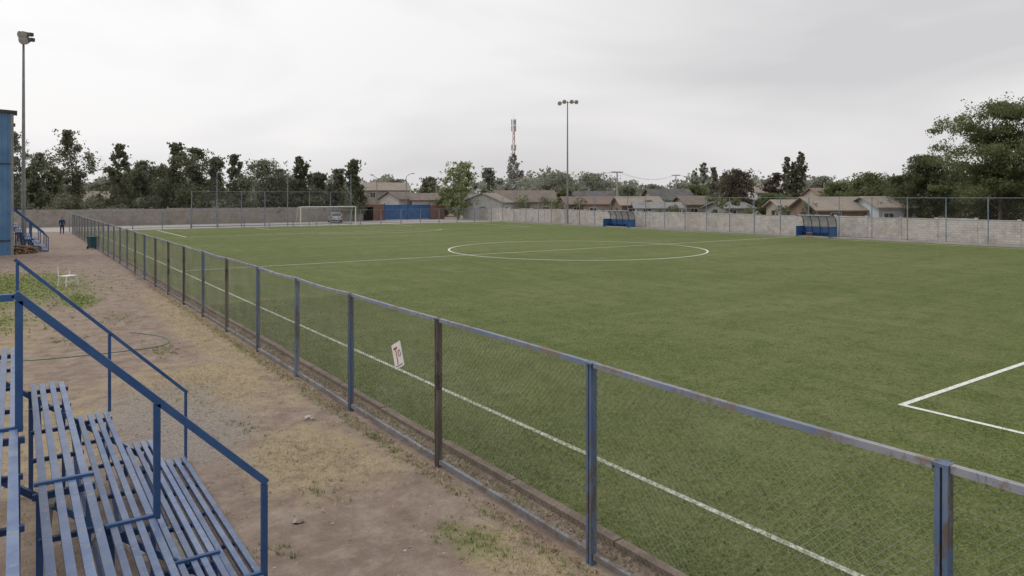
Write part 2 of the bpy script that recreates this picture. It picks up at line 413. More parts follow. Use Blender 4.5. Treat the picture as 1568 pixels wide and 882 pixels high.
M['gateblue']=simple('blue_gate_paint',(.035,.10,.27),(.06,.15,.32),scale=1.5,rough=.5)
e=empty('blue_gate',(0,0,0)); mb=MB()
for a in (48.95,53.05):
    mb.box((a,104.98,.1),(a+4.0,105.03,2.5),M['gateblue']); 
    for k in range(9): mb.box((a+.05+k*.46,104.94,.12),(a+.11+k*.46,104.978,2.48),M['gateblue'])
mb.obj('panels',e); mb=MB()
for a in (48.88,53.0,57.1): mb.bar((a,105,0),(a,105,2.75),.1,.12,M['rail'],up=(1,0,0))
mb.obj('gate_posts',e)

mb=MB(); TX=62.2; y=-13.0; i=0
while y<=92:
    mb.cyl((TX,y,0),(TX,y,3.75),.045,.045,M['farpost'],6); y+=3.05; i+=1
for z0 in (3.7,1.9,.15): mb.cyl((TX,-13,z0),(TX,91,z0),.022,.022,M['farpost'],5)
wires(mb,'Y',TX,-13,91,.15,3.7,.26,.0025,M['farwire'])
mb.obj('tall_mesh_fence')

# ---------------------------------------------------------------- dugouts
m,nt,b=newmat('polycarbonate_sheet'); b.inputs['Base Color'].default_value=(.30,.28,.26,1); b.inputs['Roughness'].default_value=.35
b.inputs['Alpha'].default_value=.6; M['poly']=m
def dugout(y,L):
    e=empty('team_dugout',(61.1,y,0.0)); mb=MB(); n=6
    prof=[(.95,0.05),(.95,.9),(.9,1.4),(.72,1.8),(.4,2.03),(0,2.08),(-.35,2.0)]
    for k in range(5):
        yy=-L/2+L*k/4
        for p,q in zip(prof[:-1],prof[1:]): mb.bar((p[0],yy,p[1]),(q[0],yy,q[1]),.05,.05,M['frame'],up=(0,1,0))
    for s in (-1,1): mb.bar((-.3,s*L/2,0),(-.3,s*L/2,1.0),.05,.05,M['rail'],up=(1,0,0)); mb.bar((-.3,s*L/2,1.0),(.95,s*L/2,1.0),.05,.05,M['rail'])
    mb.bar((-.35,-L/2,2.0),(-.35,L/2,2.0),.05,.05,M['frame'])
    mb.obj('frame',e); pb=MB()
    for p,q in zip(prof[1:-1],prof[2:]):
        pb.add([(p[0]+.03,-L/2,p[1]+.03),(q[0]+.03,-L/2,q[1]+.03),(q[0]+.03,L/2,q[1]+.03),(p[0]+.03,L/2,p[1]+.03)],[(0,1,2,3)],M['poly'])
    pb.obj('roof_sheet',e); pb=MB()
    pb.box((.98,-L/2,.05),(1.0,L/2,1.0),M['gateblue'])
    for s in (-1,1): pb.box((-.28,s*L/2-.01,.06),(.94,s*L/2+.01,.98),M['gateblue'])
    pb.obj('side_panels',e); sb=MB()
    sb.box((.45,-L/2+.1,.42),(.85,L/2-.1,.47),M['frame'])
    for k in range(4): sb.box((.55,-L/2+.3+k*(L-.6)/3-.03,0),(.75,-L/2+.3+k*(L-.6)/3+.03,.418),M['rail'])
    sb.obj('bench',e)
dugout(37.6,3.3); dugout(64.0,4.3)
sx,sy=60.0,37.4
e=empty('wooden_stool',(sx,sy,0)); mb=MB(); M['wood']=simple('raw_wood',(.34,.22,.13),(.2,.13,.08),scale=4,rough=.85)
mb.box((-.2,-.2,.45),(.2,.2,.5),M['wood'])
for a in (-1,1):
    for c2 in (-1,1): mb.bar((a*.19,c2*.19,.02),(a*.15,c2*.15,.45),.045,.045,M['wood'])
mb.obj('stool_body',e)

# ---------------------------------------------------------------- bleachers
def bleacher(s0,s1,joints,tbase=0.0,name='blue_bleachers',rails=()):
    e=empty(name,(tbase,0,0)); sl=MB(); fr=MB()
    tiers=[(-1.0,-.55,2.37),(-.36,.05,1.885),(.14,.55,1.39),(.66,1.05,.905),(1.2,1.58,.42),(1.70,2.0,.10)]
    for (a,b2,z0) in tiers:
        n=4 if b2-a>.33 else 3
        pitch=(b2-a)/n; w=pitch*.56
        for k in range(n):
            x=a+k*pitch+(pitch-w)/2
            cuts=[s0]+list(joints)+[s1]
            for c0,c1 in zip(cuts[:-1],cuts[1:]):
                dz=random.uniform(-.005,.005); dx=random.uniform(-.007,.007); dx2=random.uniform(-.006,.006)
                yo=random.uniform(-.02,.02)
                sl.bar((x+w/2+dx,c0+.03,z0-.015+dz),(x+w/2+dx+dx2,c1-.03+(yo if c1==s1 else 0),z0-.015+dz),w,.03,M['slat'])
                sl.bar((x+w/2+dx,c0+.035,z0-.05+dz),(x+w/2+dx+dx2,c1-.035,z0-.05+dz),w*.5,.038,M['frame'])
        cuts=[s0+.05]+list(joints)+[s1-.08]
        for c0 in cuts:
            fr.bar((a-.02,c0,z0-.098),(b2+.02,c0,z0-.098),.05,.05,M['frame'])
            if z0>.3:
                fr.bar((a+.03,c0,0),(a+.03,c0,z0-.125),.05,.05,M['frame'],up=(1,0,0))
                fr.bar((b2-.03,c0,0),(b2-.03,c0,z0-.125),.04,.04,M['frame'],up=(1,0,0))
        for c0 in joints:
            fr.bar((a-.01,c0,z0+.004),(b2+.01,c0,z0+.004),.04,.03,M['rail'])
        m0=s0+.1
        while m0<s1-.5:
            fr.bar((a,m0,z0-.09),(b2,m0,z0-.09),.04,.035,M['frame']); m0+=.95
    for c0 in [s0+.1]+[j+.06 for j in joints]+[s1-.14]:
        fr.bar((-1.0,c0,2.2),(1.6,c0,.1),.06,.05,M['frame'])
        fr.bar((-.9,c0+.06,.1),(-.1,c0+.06,1.7),.035,.035,M['galv'])
    for a in (.25,.6,.95,1.4):
        zz=1.25-(a-.25)*.98
        fr.bar((a,s1-.2,zz),(a,s1-2.2,.05),.035,.035,M['frame']); fr.bar((a,s1-3.9,zz),(a,s1-2.2,.05),.045,.045,M['galv'])
        fr.bar((a+.1,s0+.3,zz),(a+.1,s0+2.4,.05),.045,.045,M['galv']); fr.bar((a+.1,s0+4.4,zz),(a+.1,s0+2.4,.05),.035,.035,M['frame'])
        fr.bar((a+.05,s0,.3),(a+.05,s1-.2,.3),.03,.03,M['galv'] if a<.5 else M['frame'])
    sl.obj('seat_slats',e); fr.obj('support_frame',e)
    for (y,w,lv) in rails:
        rb=MB(); top=lambda t:2.99-.995*t
        rb.bar((.0,y,top(0)),(2.02,y,top(2.02)),w,w*1.15,M['rail'])
        for t,zb in ((.03,1.86),(1.05,.88),(2.0,0)): rb.bar((t,y,zb),(t,y,top(t)-w*.6),w,w,M['rail'],up=(1,0,0))
        if lv: rb.bar((-1.2,y,2.96),(-.005,y,2.96),w,w,M['rail']); rb.bar((-1.2,y,1.9),(-1.2,y,2.92),w,w,M['rail'],up=(1,0,0))
        rb.obj('handrail',e)
bleacher(.3,10.9,[3.4,7.05],0,'blue_bleachers',((7.05,.055,True),(10.93,.036,False)))
bleacher(58.2,66.5,[62.0],-.1,'blue_bleachers',((58.15,.06,True),(62.0,.06,False),(66.55,.06,False)))
bleacher(68.5,80,[74.0],-.3,'blue_bleachers',((68.4,.06,True),(74,.06,False)))

# ---------------------------------------------------------------- blue hall on the left
e=empty('blue_metal_hall',(0,0,0)); mb=MB()
mb.box((-30,56.4,0),(-.1,56.5,9.2),M['bluewall']); mb.box((-.2,56.502,0),(-.1,57.9,9.2),M['bluewall'])
mb.obj('walls',e); mb=MB()
mb.add([(-30,56.2,10.6),(.15,56.2,9.25),(.15,58.1,9.25),(-30,58.1,10.6),(-30,56.2,10.75),(.15,56.2,9.4),(.15,58.1,9.4),(-30,58.1,10.75)],
       [(0,1,2,3),(7,6,5,4),(0,4,5,1),(1,5,6,2),(2,6,7,3),(3,7,4,0)],M['lampdark'])
mb.obj('roof',e); mb=MB()
for z0 in (.9,5.9): mb.box((-30,56.34,z0),(-.21,56.398,z0+.08),M['lampdark'])
mb.box((-.2,56.33,0),(-.04,56.397,9.2),M['steelgrey']); mb.box((-.098,56.5,8.4),(.05,56.9,8.6),M['lampdark'])
mb.box((-3.2,56.30,0),(-1.9,56.33,2.1),M['steelgrey'])
mb.obj('trim_and_door',e)

# ---------------------------------------------------------------- floodlight masts
def mast(u,D,top,heads,yaw,single=False):
    x,y=sv(u,D); e=empty('floodlight_mast',(x,y,0),yaw); mb=MB()
    mb.cyl((0,0,0),(0,0,top*.5),.15,.11,M['steelgrey'],10); mb.cyl((0,0,top*.5),(0,0,top),.11,.07,M['steelgrey'],10)
    mb.box((-.3,-.3,0),(.3,.3,.12),M['concrete']); mb.obj('pole',e); mb=MB()
    mb.bar((-1.3 if not single else -.3,0,top-.2),(1.3 if not single else .7,0,top-.2),.08,.08,M['steelgrey'])
    for (hx,hz) in heads:
        mb.cyl((hx,.1,hz+top),(hx+.05,-.3,hz+top-.15),.14,.3,M['lampdark'],12); mb.cyl((hx+.051,-.301,hz+top-.151),(hx+.055,-.33,hz+top-.16),.29,.29,M['galv'],12)
        mb.box((hx-.12,.08,hz+top-.12),(hx+.12,.36,hz+top+.13),M['lampdark'])
    mb.obj('lamp_heads',e)
mast(36,52,zt(50,52),[(.1,-.1),(.5,-.15),(.25,-.5),(.65,-.55)],math.radians(-60),True)
mast(869,97.5,zt(155,97.5),[(-1.15,-.2),(-.5,.02),(.5,.02),(1.15,-.02)],math.radians(-35))
def street_lamp(u,D,vt,arm,yaw):
    x,y=sv(u,D); e=empty('street_lamp',(x,y,0),yaw); mb=MB(); t=zt(vt,D)
    mb.cyl((0,0,0),(0,0,t-.6),.1,.06,M['steelgrey'],8); mb.cyl((0,0,t-.6),(arm*.5,0,t-.15),.05,.05,M['steelgrey'],6); mb.cyl((arm*.5,0,t-.15),(arm,0,t),.05,.04,M['steelgrey'],6)
    mb.bar((arm-.1,0,t),(arm+.55,0,t+.03),.25,.14,M['galv']); mb.obj('lamp_body',e)
street_lamp(577,135,268,-1.3,.0); street_lamp(622,130,266,1.0,-.6)
def utility_pole(u,D,vt):
    x,y=sv(u,D); e=empty('utility_pole',(x,y,0),-YAW); mb=MB(); t=zt(vt,D)
    mb.cyl((0,0,0),(0,0,t),.15,.1,M['concrete'],8); mb.bar((-.9,0,t-.1),(.9,0,t-.1),.1,.12,M['bark'])
    for a in (-.8,-.4,.4,.8): mb.cyl((a,0,t-.04),(a,0,t+.12),.04,.03,M['lampdark'],6)
    mb.obj('pole_body',e)
    return Vector((x,y,t))
pp=[utility_pole(945,110,263), utility_pole(1035,150,268), utility_pole(1262,135,279), utility_pole(668,150,278)]
mb=MB()
for a,b2 in ((pp[3],pp[0]),(pp[0],pp[1]),(pp[1],pp[2])):
    for off in (-.4,.4):
        pr=None
        for i in range(13):
            f=i/12; p=a.lerp(b2,f)+Vector((off,0,.1-4*1.2*f*(1-f)))
            if pr is not None: mb.cyl(pr,p,.015,.015,M['lampdark'],3,False)
            pr=p
mb.obj('overhead_cables')
M['twred']=simple('tower_red',(.50,.20,.15),rough=.6); M['twwhite']=simple('tower_white',(.62,.60,.59),rough=.6)  # tower paints lightened in place of distance haze
x,y=sv(787,250); T=zt(183,250); e=empty('telecom_tower',(x,y,0),.3); mb=MB()
nseg=16
def tw(z): 
    f=z/T; return .95*(1-f)+.24
for i in range(nseg):
    z0=T*i/nseg; z1=T*(i+1)/nseg; mat=M['twred'] if (i//2)%2==0 else M['twwhite']
    P=[[(tw(z)*math.cos(a),tw(z)*math.sin(a),z) for a in (0,2.094,4.189)] for z in (z0,z1)]
    for k in range(3):
        mb.cyl(P[0][k],P[1][k],.09,.09,mat,4,False); mb.cyl(P[0][k],P[1][(k+1)%3],.05,.05,mat,4,False); mb.cyl(P[0][(k+1)%3],P[1][k],.05,.05,mat,4,False); mb.cyl(P[1][k],P[1][(k+1)%3],.05,.05,mat,4,False)
mb.obj('lattice',e); mb=MB()
for zz in (T-1,T-3.2,T-10):
    for a in (.4,2.5,4.6): mb.box((.8*math.cos(a)-.14,.8*math.sin(a)-.14,zz-1),(.8*math.cos(a)+.14,.8*math.sin(a)+.14,zz+1),M['galv'])
mb.cyl((0,0,T),(0,0,T+1.8),.05,.03,M['galv'],5); mb.obj('antennas',e)

# ---------------------------------------------------------------- houses
def wallm(n,c): return simple(n,c,tuple(x*.8 for x in c),scale=1.2,rough=.9)
def roofm(n,c,c2=None):
    m,nt,b=newmat(n); co=objco(nt); w=nt.nodes.new('ShaderNodeTexWave'); w.bands_direction='X'; w.inputs['Scale'].default_value=1.6; nt.links.new(co,w.inputs[0])
    cc=mix(nt,ramp(nt,noise(nt,co,.9,6,.7),.4,.65),c,c2 or tuple(x*.6 for x in c)); nt.links.new(cc,b.inputs['Base Color']); b.inputs['Roughness'].default_value=.85
    bump(nt,b,w.outputs['Fac'],.6,.05); return m
RM={'brown':roofm('brown_roof',(.21,.17,.14),(.15,.125,.11)),'tan':roofm('tan_roof',(.31,.265,.22),(.24,.205,.175)),'rust':roofm('rusty_roof',(.22,.15,.12),(.17,.14,.12)),
    'grey':roofm('grey_roof',(.25,.25,.25),(.18,.17,.17)),'dark':roofm('dark_roof',(.13,.125,.125))}
WM={'beige':wallm('beige_wall',(.38,.34,.29)),'white':wallm('white_wall',(.55,.54,.52)),'grey':wallm('grey_wall',(.32,.31,.30)),'brown':wallm('brown_wall',(.23,.165,.125)),'blue':wallm('lightblue_wall',(.48,.52,.57))}  # house roof and wall colours lightened to stand in for haze
def house(u,D,w,d,eave,ridge,yaw,wall,roof,name='house'):
    x,y=sv(u,D); e=empty(name,(x,y,0),yaw-YAW); a,c2=w/2,d/2; mb=MB(); wm=WM[wall]
    mb.add([(-a,-c2,0),(a,-c2,0),(a,c2,0),(-a,c2,0),(-a,-c2,eave),(a,-c2,eave),(a,c2,eave),(-a,c2,eave),(-a,0,ridge),(a,0,ridge)],
           [(0,1,5,4),(2,3,7,6),(1,2,6,9,5),(3,0,4,8,7)],wm); mb.obj('walls',e)
    mb=MB(); o=.45; sl=(ridge-eave)/c2
    for s in (-1,1):
        z0=eave-sl*o+.04; z1=ridge+.04; p=[(-a-o,s*(c2+o),z0),(a+o,s*(c2+o),z0),(a+o,0,z1),(-a-o,0,z1)]
        q=[(i[0],i[1],i[2]+.12) for i in p]
        mb.add(p+q,[(0,3,2,1),(4,5,6,7),(0,1,5,4),(1,2,6,5),(3,0,4,7)],RM[roof])
    mb.obj('roof',e); mb=MB(); k=max(2,int(w/3))
    for i in range(k):
        xx=-a+w*(i+.5)/k
        if i==k//2 and eave<4: mb.box((xx-.45,-c2-.04,0),(xx+.45,-c2-.003,2.05),WM['brown'])
        else:
            for zb in ([1.0] if eave<4.2 else [1.0,3.6]):
                mb.box((xx-.6,-c2-.06,zb-.05),(xx+.6,-c2-.003,zb+1.15),M['white']); mb.box((xx-.52,-c2-.075,zb+.03),(xx-.03,-c2-.061,zb+1.07),M['glass']); mb.box((xx+.03,-c2-.075,zb+.03),(xx+.52,-c2-.061,zb+1.07),M['glass'])
    for s in (-1,1):
        xs_=(s*(a+.003),s*(a+.05)); mb.box((min(xs_),-.5,1.1),(max(xs_),.5,2.1),M['glass'])
    mb.obj('windows_and_door',e)
house(590,150,9,7,5.2,6.7,.3,'beige','tan'); house(612,142,6,5,3.4,4.7,1.0,'white','brown'); house(655,140,6,6,3.2,4.4,.1,'white','brown')
house(752,122,8.5,7,2.9,4.3,1.25,'white','tan'); house(803,126,10,7,3.0,4.8,.1,'beige','brown'); house(845,135,7,6,3.2,4.5,.5,'grey','brown')
house(888,118,6,6,2.6,3.7,.2,'brown','rust'); house(925,112,6,5,2.7,3.7,-.2,'beige','rust'); house(905,140,10,6,3.3,4.8,.1,'grey','dark')
house(975,105,6,6,2.6,3.7,.1,'brown','tan'); house(1022,120,7,6,3.3,5.0,.2,'beige','dark'); house(1005,100,6,5,2.2,2.9,-.1,'white','grey')
house(1062,105,4.5,5,2.7,3.8,.2,'beige','brown'); house(1165,125,5,5,4.6,6.0,.3,'white','tan'); house(1275,140,9,6,4.2,5.4,.1,'beige','rust')
house(1215,88,5,5,2.5,3.3,.0,'beige','tan'); house(1283,78,8.0,6,2.4,3.65,.1,'brown','tan'); house(1350,76,4.2,5.5,2.7,3.7,.1,'blue','tan')
house(1115,95,4,5,2.3,3.0,.3,'grey','grey'); house(722,135,4,5,3.0,4.2,.9,'blue','grey'); house(150,122,8,6,3,4.6,.2,'white','tan')
house(1450,92,6,6,2.6,3.8,.2,'beige','brown')

# ---------------------------------------------------------------- trees
LM={'dark':leafmat('dark_olive_leaves',(.12,.132,.09),(.24,.25,.17)),
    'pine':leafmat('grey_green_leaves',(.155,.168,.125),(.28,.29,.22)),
    'haze':leafmat('haze_tinted_leaves',(.25,.265,.22),(.39,.405,.34)),  # aerial haze painted in: leaf colours lifted and greyed
    'light':leafmat('spring_leaves',(.24,.28,.13),(.42,.46,.25)),
    'green':leafmat('green_leaves',(.09,.118,.05),(.21,.24,.11)),
    'deep':leafmat('dark_green_leaves',(.055,.07,.035),(.14,.16,.08)),
    'maroon':leafmat('purple_leaves',(.10,.08,.07),(.20,.155,.13)),
    'bare':leafmat('grey_twigs',(.38,.37,.36),(.52,.51,.49)),
    'far':leafmat('distant_haze_tinted_leaves',(.26,.28,.245),(.40,.42,.365),.04)}  # distance haze baked into these pale leaf tones
def leaves(C,R,per,size,flat=.8):
    C=np.asarray(C); R=np.asarray(R); n=len(C)*per
    c=np.repeat(C,per,0); r=np.repeat(R,per)[:,None]
    d=RNG.normal(size=(n,3)); d/=np.linalg.norm(d,axis=1)[:,None]; rad=RNG.random((n,1))**.45
    p=c+d*r*rad*np.array([1,1,flat])
    a=RNG.normal(size=(n,3)); a/=np.linalg.norm(a,axis=1)[:,None]
    b=np.cross(a,RNG.normal(size=(n,3))); b/=np.linalg.norm(b,axis=1)[:,None]
    s=size*(.5+RNG.random((n,1)))
    a*=s*.55; b*=s*.34
    return np.stack([p-a,p+b*1.1,p+a,p-b*.9],1)
def tree(u,D,vt,wpx,kind='irr',mat='dark',vb=322,dens=1.0,name='broadleaf_tree',lsz=None,per=None):
    x,y=sv(u,D); T=zt(vt,D); W=wpx*D/F; zb=max(.6,zt(vb,D)); mb=MB(); ch=T-zb
    rg=np.random.default_rng(abs(int(u*13+D))+5); rr=max(.09,T*.014)
    C=[];R=[]
    nC=int({'irr':85,'cone':80,'poplar':50,'round':60,'umb':95,'dense':80}[kind]*dens); fl=.8
    ph=rg.random()*6
    for i in range(nC):
        f=(i+rg.random())/nC
        if kind=='cone': w=W/2*(1.08-f)**.62*(.6+.6*rg.random()); cr=max(.35,W*.12*(1.2-f)); fl=1.1
        elif kind=='poplar': w=W/2*math.sin(math.pi*min(1,max(.08,f*.88+.08)))**.6; cr=W*.24*(1.2-f); fl=1.6
        elif kind=='round': w=W/2*math.sqrt(max(.02,1-(2*f-1)**2)); cr=W*.14*(.7+.6*rg.random())
        elif kind=='dense': w=W/2*math.sqrt(max(.05,1-(1.7*f-.7)**2)); cr=W*.12*(.7+.7*rg.random())
        elif kind=='umb': w=W/2*(math.sqrt(max(.03,1-(1.5*f-.55)**2)))*(.72+.4*math.sin(f*17+ph)); cr=W*.08*(.7+.7*rg.random()); fl=.42
        else: w=W/2*math.sin(math.pi*(f*.78+.18))**.8*(.7+.4*math.sin(f*11+ph)); cr=W*.10*(.6+.8*rg.random())*(1.15-.45*f); fl=1.0
        a=rg.random()*6.283; q=rg.random()**.55
        wd=max(0,w-cr*.3)*q
        C.append((wd*math.cos(a)+.07*W*math.sin(f*3+u),wd*math.sin(a),min(T-cr*.5*fl,zb+ch*f+rg.normal()*.25*cr))); R.append(cr*(.75+.5*rg.random()))
    pts=[Vector((0,0,-.1))]; nn=5
    for k in range(1,nn+1):
        f=k/nn; pts.append(Vector((.07*W*math.sin(f*f*3+u)*f,.04*W*math.sin(f*5+D)*f,(zb+ch*.85)*f)))
    for k in range(nn): mb.cyl(pts[k],pts[k+1],rr*(1-k/nn*.85),rr*(1-(k+1)/nn*.85),M['bark'],7,False)
    for i in range(0,nC,2 if kind=='umb' or mat=='bare' else 4):
        c=Vector(C[i]); fz=max(.12,min(.95,(c.z-ch*.14)/(zb+ch*.85))); k=min(nn-1,int(fz*nn)); b0=pts[k].lerp(pts[k+1],fz*nn-k)
        if b0.z>c.z: b0.z=max(0.3,c.z-.3)
        mid=b0.lerp(c,.5)+Vector((0,0,.04*W)); r0=rr*.42*(1.1-fz)
        mb.cyl(b0,mid,r0+.015,r0*.6+.01,M['bark'],5,False); mb.cyl(mid,c,r0*.6+.01,.012,M['bark'],4,False)
    ls=lsz or max(.16,D*.0027)
    pr=per or {'irr':75,'cone':70,'poplar':75,'round':90,'umb':230,'dense':150}[kind]
    if mat=='bare': pr=25
    mb.quads(leaves(C,R,pr,ls,fl),LM[mat])
    C2=[(c[0]+rg.normal()*r*1.2,c[1]+rg.normal()*r*1.2,min(T,c[2]+abs(rg.normal())*r*.9*fl)) for c,r in zip(C,R) for _ in range(4)]
    mb.quads(leaves(C2,[r*.4 for r in R for _ in range(4)],max(5,pr//11),ls*.85,1.0),LM[mat])
    mb.obj(name,loc=(x,y,0))
T_=tree
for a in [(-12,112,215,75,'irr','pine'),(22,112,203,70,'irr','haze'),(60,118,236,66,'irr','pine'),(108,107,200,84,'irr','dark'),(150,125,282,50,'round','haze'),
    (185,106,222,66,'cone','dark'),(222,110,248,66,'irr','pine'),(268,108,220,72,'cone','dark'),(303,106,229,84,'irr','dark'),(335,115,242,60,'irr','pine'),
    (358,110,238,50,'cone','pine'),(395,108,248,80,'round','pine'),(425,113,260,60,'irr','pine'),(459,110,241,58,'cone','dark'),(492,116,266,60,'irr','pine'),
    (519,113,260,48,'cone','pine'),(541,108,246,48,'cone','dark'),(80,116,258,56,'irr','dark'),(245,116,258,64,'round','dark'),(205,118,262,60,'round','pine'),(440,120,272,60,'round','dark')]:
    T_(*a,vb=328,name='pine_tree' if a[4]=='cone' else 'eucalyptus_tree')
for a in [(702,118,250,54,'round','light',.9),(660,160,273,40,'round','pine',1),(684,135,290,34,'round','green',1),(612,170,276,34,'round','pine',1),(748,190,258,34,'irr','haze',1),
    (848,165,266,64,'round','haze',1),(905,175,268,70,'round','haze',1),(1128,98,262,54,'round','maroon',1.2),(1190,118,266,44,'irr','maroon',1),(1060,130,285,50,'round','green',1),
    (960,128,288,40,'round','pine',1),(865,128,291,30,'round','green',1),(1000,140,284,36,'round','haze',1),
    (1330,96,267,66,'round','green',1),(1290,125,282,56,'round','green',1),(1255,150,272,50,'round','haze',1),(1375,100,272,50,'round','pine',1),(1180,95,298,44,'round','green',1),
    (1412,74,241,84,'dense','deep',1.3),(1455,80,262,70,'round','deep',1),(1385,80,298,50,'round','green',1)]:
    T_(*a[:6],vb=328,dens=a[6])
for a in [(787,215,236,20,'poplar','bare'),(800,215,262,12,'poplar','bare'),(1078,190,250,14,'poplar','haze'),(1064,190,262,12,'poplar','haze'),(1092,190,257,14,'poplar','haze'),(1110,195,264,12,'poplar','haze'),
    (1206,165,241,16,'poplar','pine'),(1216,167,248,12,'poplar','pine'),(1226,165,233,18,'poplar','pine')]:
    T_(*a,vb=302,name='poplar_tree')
T_(1530,66,160,215,'umb','green',vb=300,dens=1.5,name='acacia_tree',lsz=.18)
T_(1625,60,185,150,'umb','green',vb=300,dens=1.0,name='acacia_tree',lsz=.18)
T_(1540,69,256,150,'dense','deep',vb=345,dens=1.6)
# leafy masses
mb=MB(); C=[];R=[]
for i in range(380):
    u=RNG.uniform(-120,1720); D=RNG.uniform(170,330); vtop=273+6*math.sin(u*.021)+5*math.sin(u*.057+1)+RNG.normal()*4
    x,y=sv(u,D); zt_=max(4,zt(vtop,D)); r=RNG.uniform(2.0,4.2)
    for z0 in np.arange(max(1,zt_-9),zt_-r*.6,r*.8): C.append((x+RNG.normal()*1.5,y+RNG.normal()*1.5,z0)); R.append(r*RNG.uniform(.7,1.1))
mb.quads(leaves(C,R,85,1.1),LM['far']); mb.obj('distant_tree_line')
mb=MB(); C=[];R=[]
for i in range(150):
    u=RNG.uniform(-60,560); D=RNG.uniform(100,118); x,y=sv(u,D)
    if y<106.5: continue
    C.append((x,y,RNG.uniform(.8,3.4))); R.append(RNG.uniform(.9,1.8))
mb.quads(leaves(C,R,180,.34),LM['pine']); mb.obj('roadside_shrubs')
mb=MB(); C=[];R=[]
for i in range(200):
    u=RNG.uniform(640,1620); D=RNG.uniform(75,135); x,y=sv(u,D)
    if x<WX+2.5: continue
    C.append((x,y,RNG.uniform(.8,3.4))); R.append(RNG.uniform(.6,1.4))
mb.quads(leaves(C,R,140,.28),LM['green']); mb.obj('garden_shrubs')

# ---------------------------------------------------------------- parked car
M['carpaint']=simple('silver_car_paint',(.42,.43,.45),(.38,.39,.41),rough=.3,spec=.6,metal=.3); M['tyre']=simple('tyre_rubber',(.02,.02,.02),rough=.8); M['tail']=simple('tail_light',(.4,.03,.03),rough=.3)
x,y=sv(513,104); e=empty('parked_car',(x,y,0),math.radians(75)); mb=MB()
prof=[(-1.95,.35),(-1.98,.75),(-1.85,1.0),(-1.6,1.42),(-1.2,1.5),(.1,1.48),(.85,.98),(1.7,.85),(1.95,.6),(1.93,.3)]
def half(z): return .83 if z<=1.0 else .83-.2*(z-1.0)/.5
vs=[(p[0],-half(p[1]),p[1]) for p in prof]+[(p[0],half(p[1]),p[1]) for p in prof]; n=len(prof)
mb.add(vs,[tuple(range(n)),tuple(range(2*n-1,n-1,-1))]+[(i,n+i,n+(i+1)%n,(i+1)%n) for i in range(n)],M['carpaint']); mb.obj('body',e)
mb=MB()
for s in (-1,1):
    for a,b2,c3,d in ((-1.55,-.62,-1.38,-.62),(-.55,.55,-.55,.08)):
        q=[(a,s*.842,1.02),(b2,s*.842,1.02),(d,s*.68,1.42),(c3,s*.68,1.42)]; mb.add(q,[(0,1,2,3)],M['glass'])
mb.add([(-1.86,-.68,1.06),(-1.86,.68,1.06),(-1.67,.6,1.38),(-1.67,-.6,1.38)],[(0,1,2,3)],M['glass']); mb.add([(.82,-.7,1.06),(.82,.7,1.06),(.22,.6,1.46),(.22,-.6,1.46)],[(0,1,2,3)],M['glass'])
mb.obj('windows',e); mb=MB()
for a in (-1.2,1.25):
    for s in (-1,1): mb.cyl((a,s*.68,.31),(a,s*.86,.31),.31,.31,M['tyre'],16); mb.cyl((a,s*.861,.31),(a,s*.87,.31),.17,.17,M['galv'],10)
mb.obj('wheels',e); mb=MB()
for s in (-1,1): mb.box((-2.0,s*.7-.1,.72),(-1.965,s*.7+.1,.95),M['tail'])
mb.box((-2.02,-.25,.5),(-1.985,.25,.62),M['white']); mb.box((-2.04,-.8,.3),(-1.99,.8,.45),M['lampdark']); mb.obj('lights_and_bumper',e)

# ---------------------------------------------------------------- standing man
M['navy']=simple('navy_jacket',(.025,.06,.16),rough=.85); M['trouser']=simple('dark_trousers',(.025,.035,.08),rough=.85); M['skin']=simple('skin',(.36,.2,.14),(.3,.16,.11),rough=.6); M['hair']=simple('dark_hair',(.015,.012,.01),rough=.7)
px,py=G(95,358.5); man=empty('standing_man',(px,py,0),-YAW+.5)
def skin(name,verts,edges,rad,mat,root=0):
    me=bpy.data.meshes.new(name); me.from_pydata(verts,edges,[]); me.materials.append(mat); ob=bpy.data.objects.new(name,me); sc.collection.objects.link(ob); ob.parent=man
    md=ob.modifiers.new('Skin','SKIN')
    for i,r in enumerate(rad): me.skin_vertices[0].data[i].radius=(r if isinstance(r,tuple) else (r,r))
    me.skin_vertices[0].data[root].use_root=True
    sb=ob.modifiers.new('Sub','SUBSURF'); sb.levels=1; sb.render_levels=2; return ob
skin('trousers',[(0,0,.95),(0,0,1.02),(-.09,0,.88),(-.11,-.01,.5),(-.12,.02,.09),(.09,0,.88),(.12,-.03,.5),(.13,.02,.09)],[(0,1),(0,2),(2,3),(3,4),(0,5),(5,6),(6,7)],[.13,.13,.095,.07,.055,.095,.07,.055],M['trouser'])
skin('jacket',[(0,0,1.0),(0,.01,1.15),(0,.01,1.34),(0,0,1.46),(-.19,0,1.41),(-.24,.03,1.14),(-.22,-.06,.92),(.19,0,1.41),(.25,.03,1.15),(.2,-.1,.95)],
     [(0,1),(1,2),(2,3),(2,4),(4,5),(5,6),(2,7),(7,8),(8,9)],[(.16,.12),(.15,.115),(.17,.12),.07,.075,.055,.042,.075,.055,.042],M['navy'])
skin('neck_and_head',[(0,0,1.45),(0,-.01,1.53),(0,-.01,1.61),(0,0,1.70)],[(0,1),(1,2),(2,3)],[.05,.06,(.075,.095),(.06,.08)],M['skin'])
skin('hair',[(0,.03,1.62),(0,.02,1.70),(0,.0,1.735)],[(0,1),(1,2)],[(.07,.075),(.078,.092),(.05,.06)],M['hair'])
mb=MB()
for s in (-1,1): mb.cyl((s*.03,-.098,1.625),(s*.03,-.106,1.625),.009,.009,M['hair'],8); mb.cyl((s*.076,0,1.60),(s*.088,.01,1.63),.02,.015,M['skin'],6)
mb.cyl((0,-.10,1.63),(0,-.125,1.595),.008,.014,M['skin'],6); mb.bar((-.025,-.1,1.565),(.025,-.1,1.565),.01,.006,M['red']); mb.obj('face_features',man)
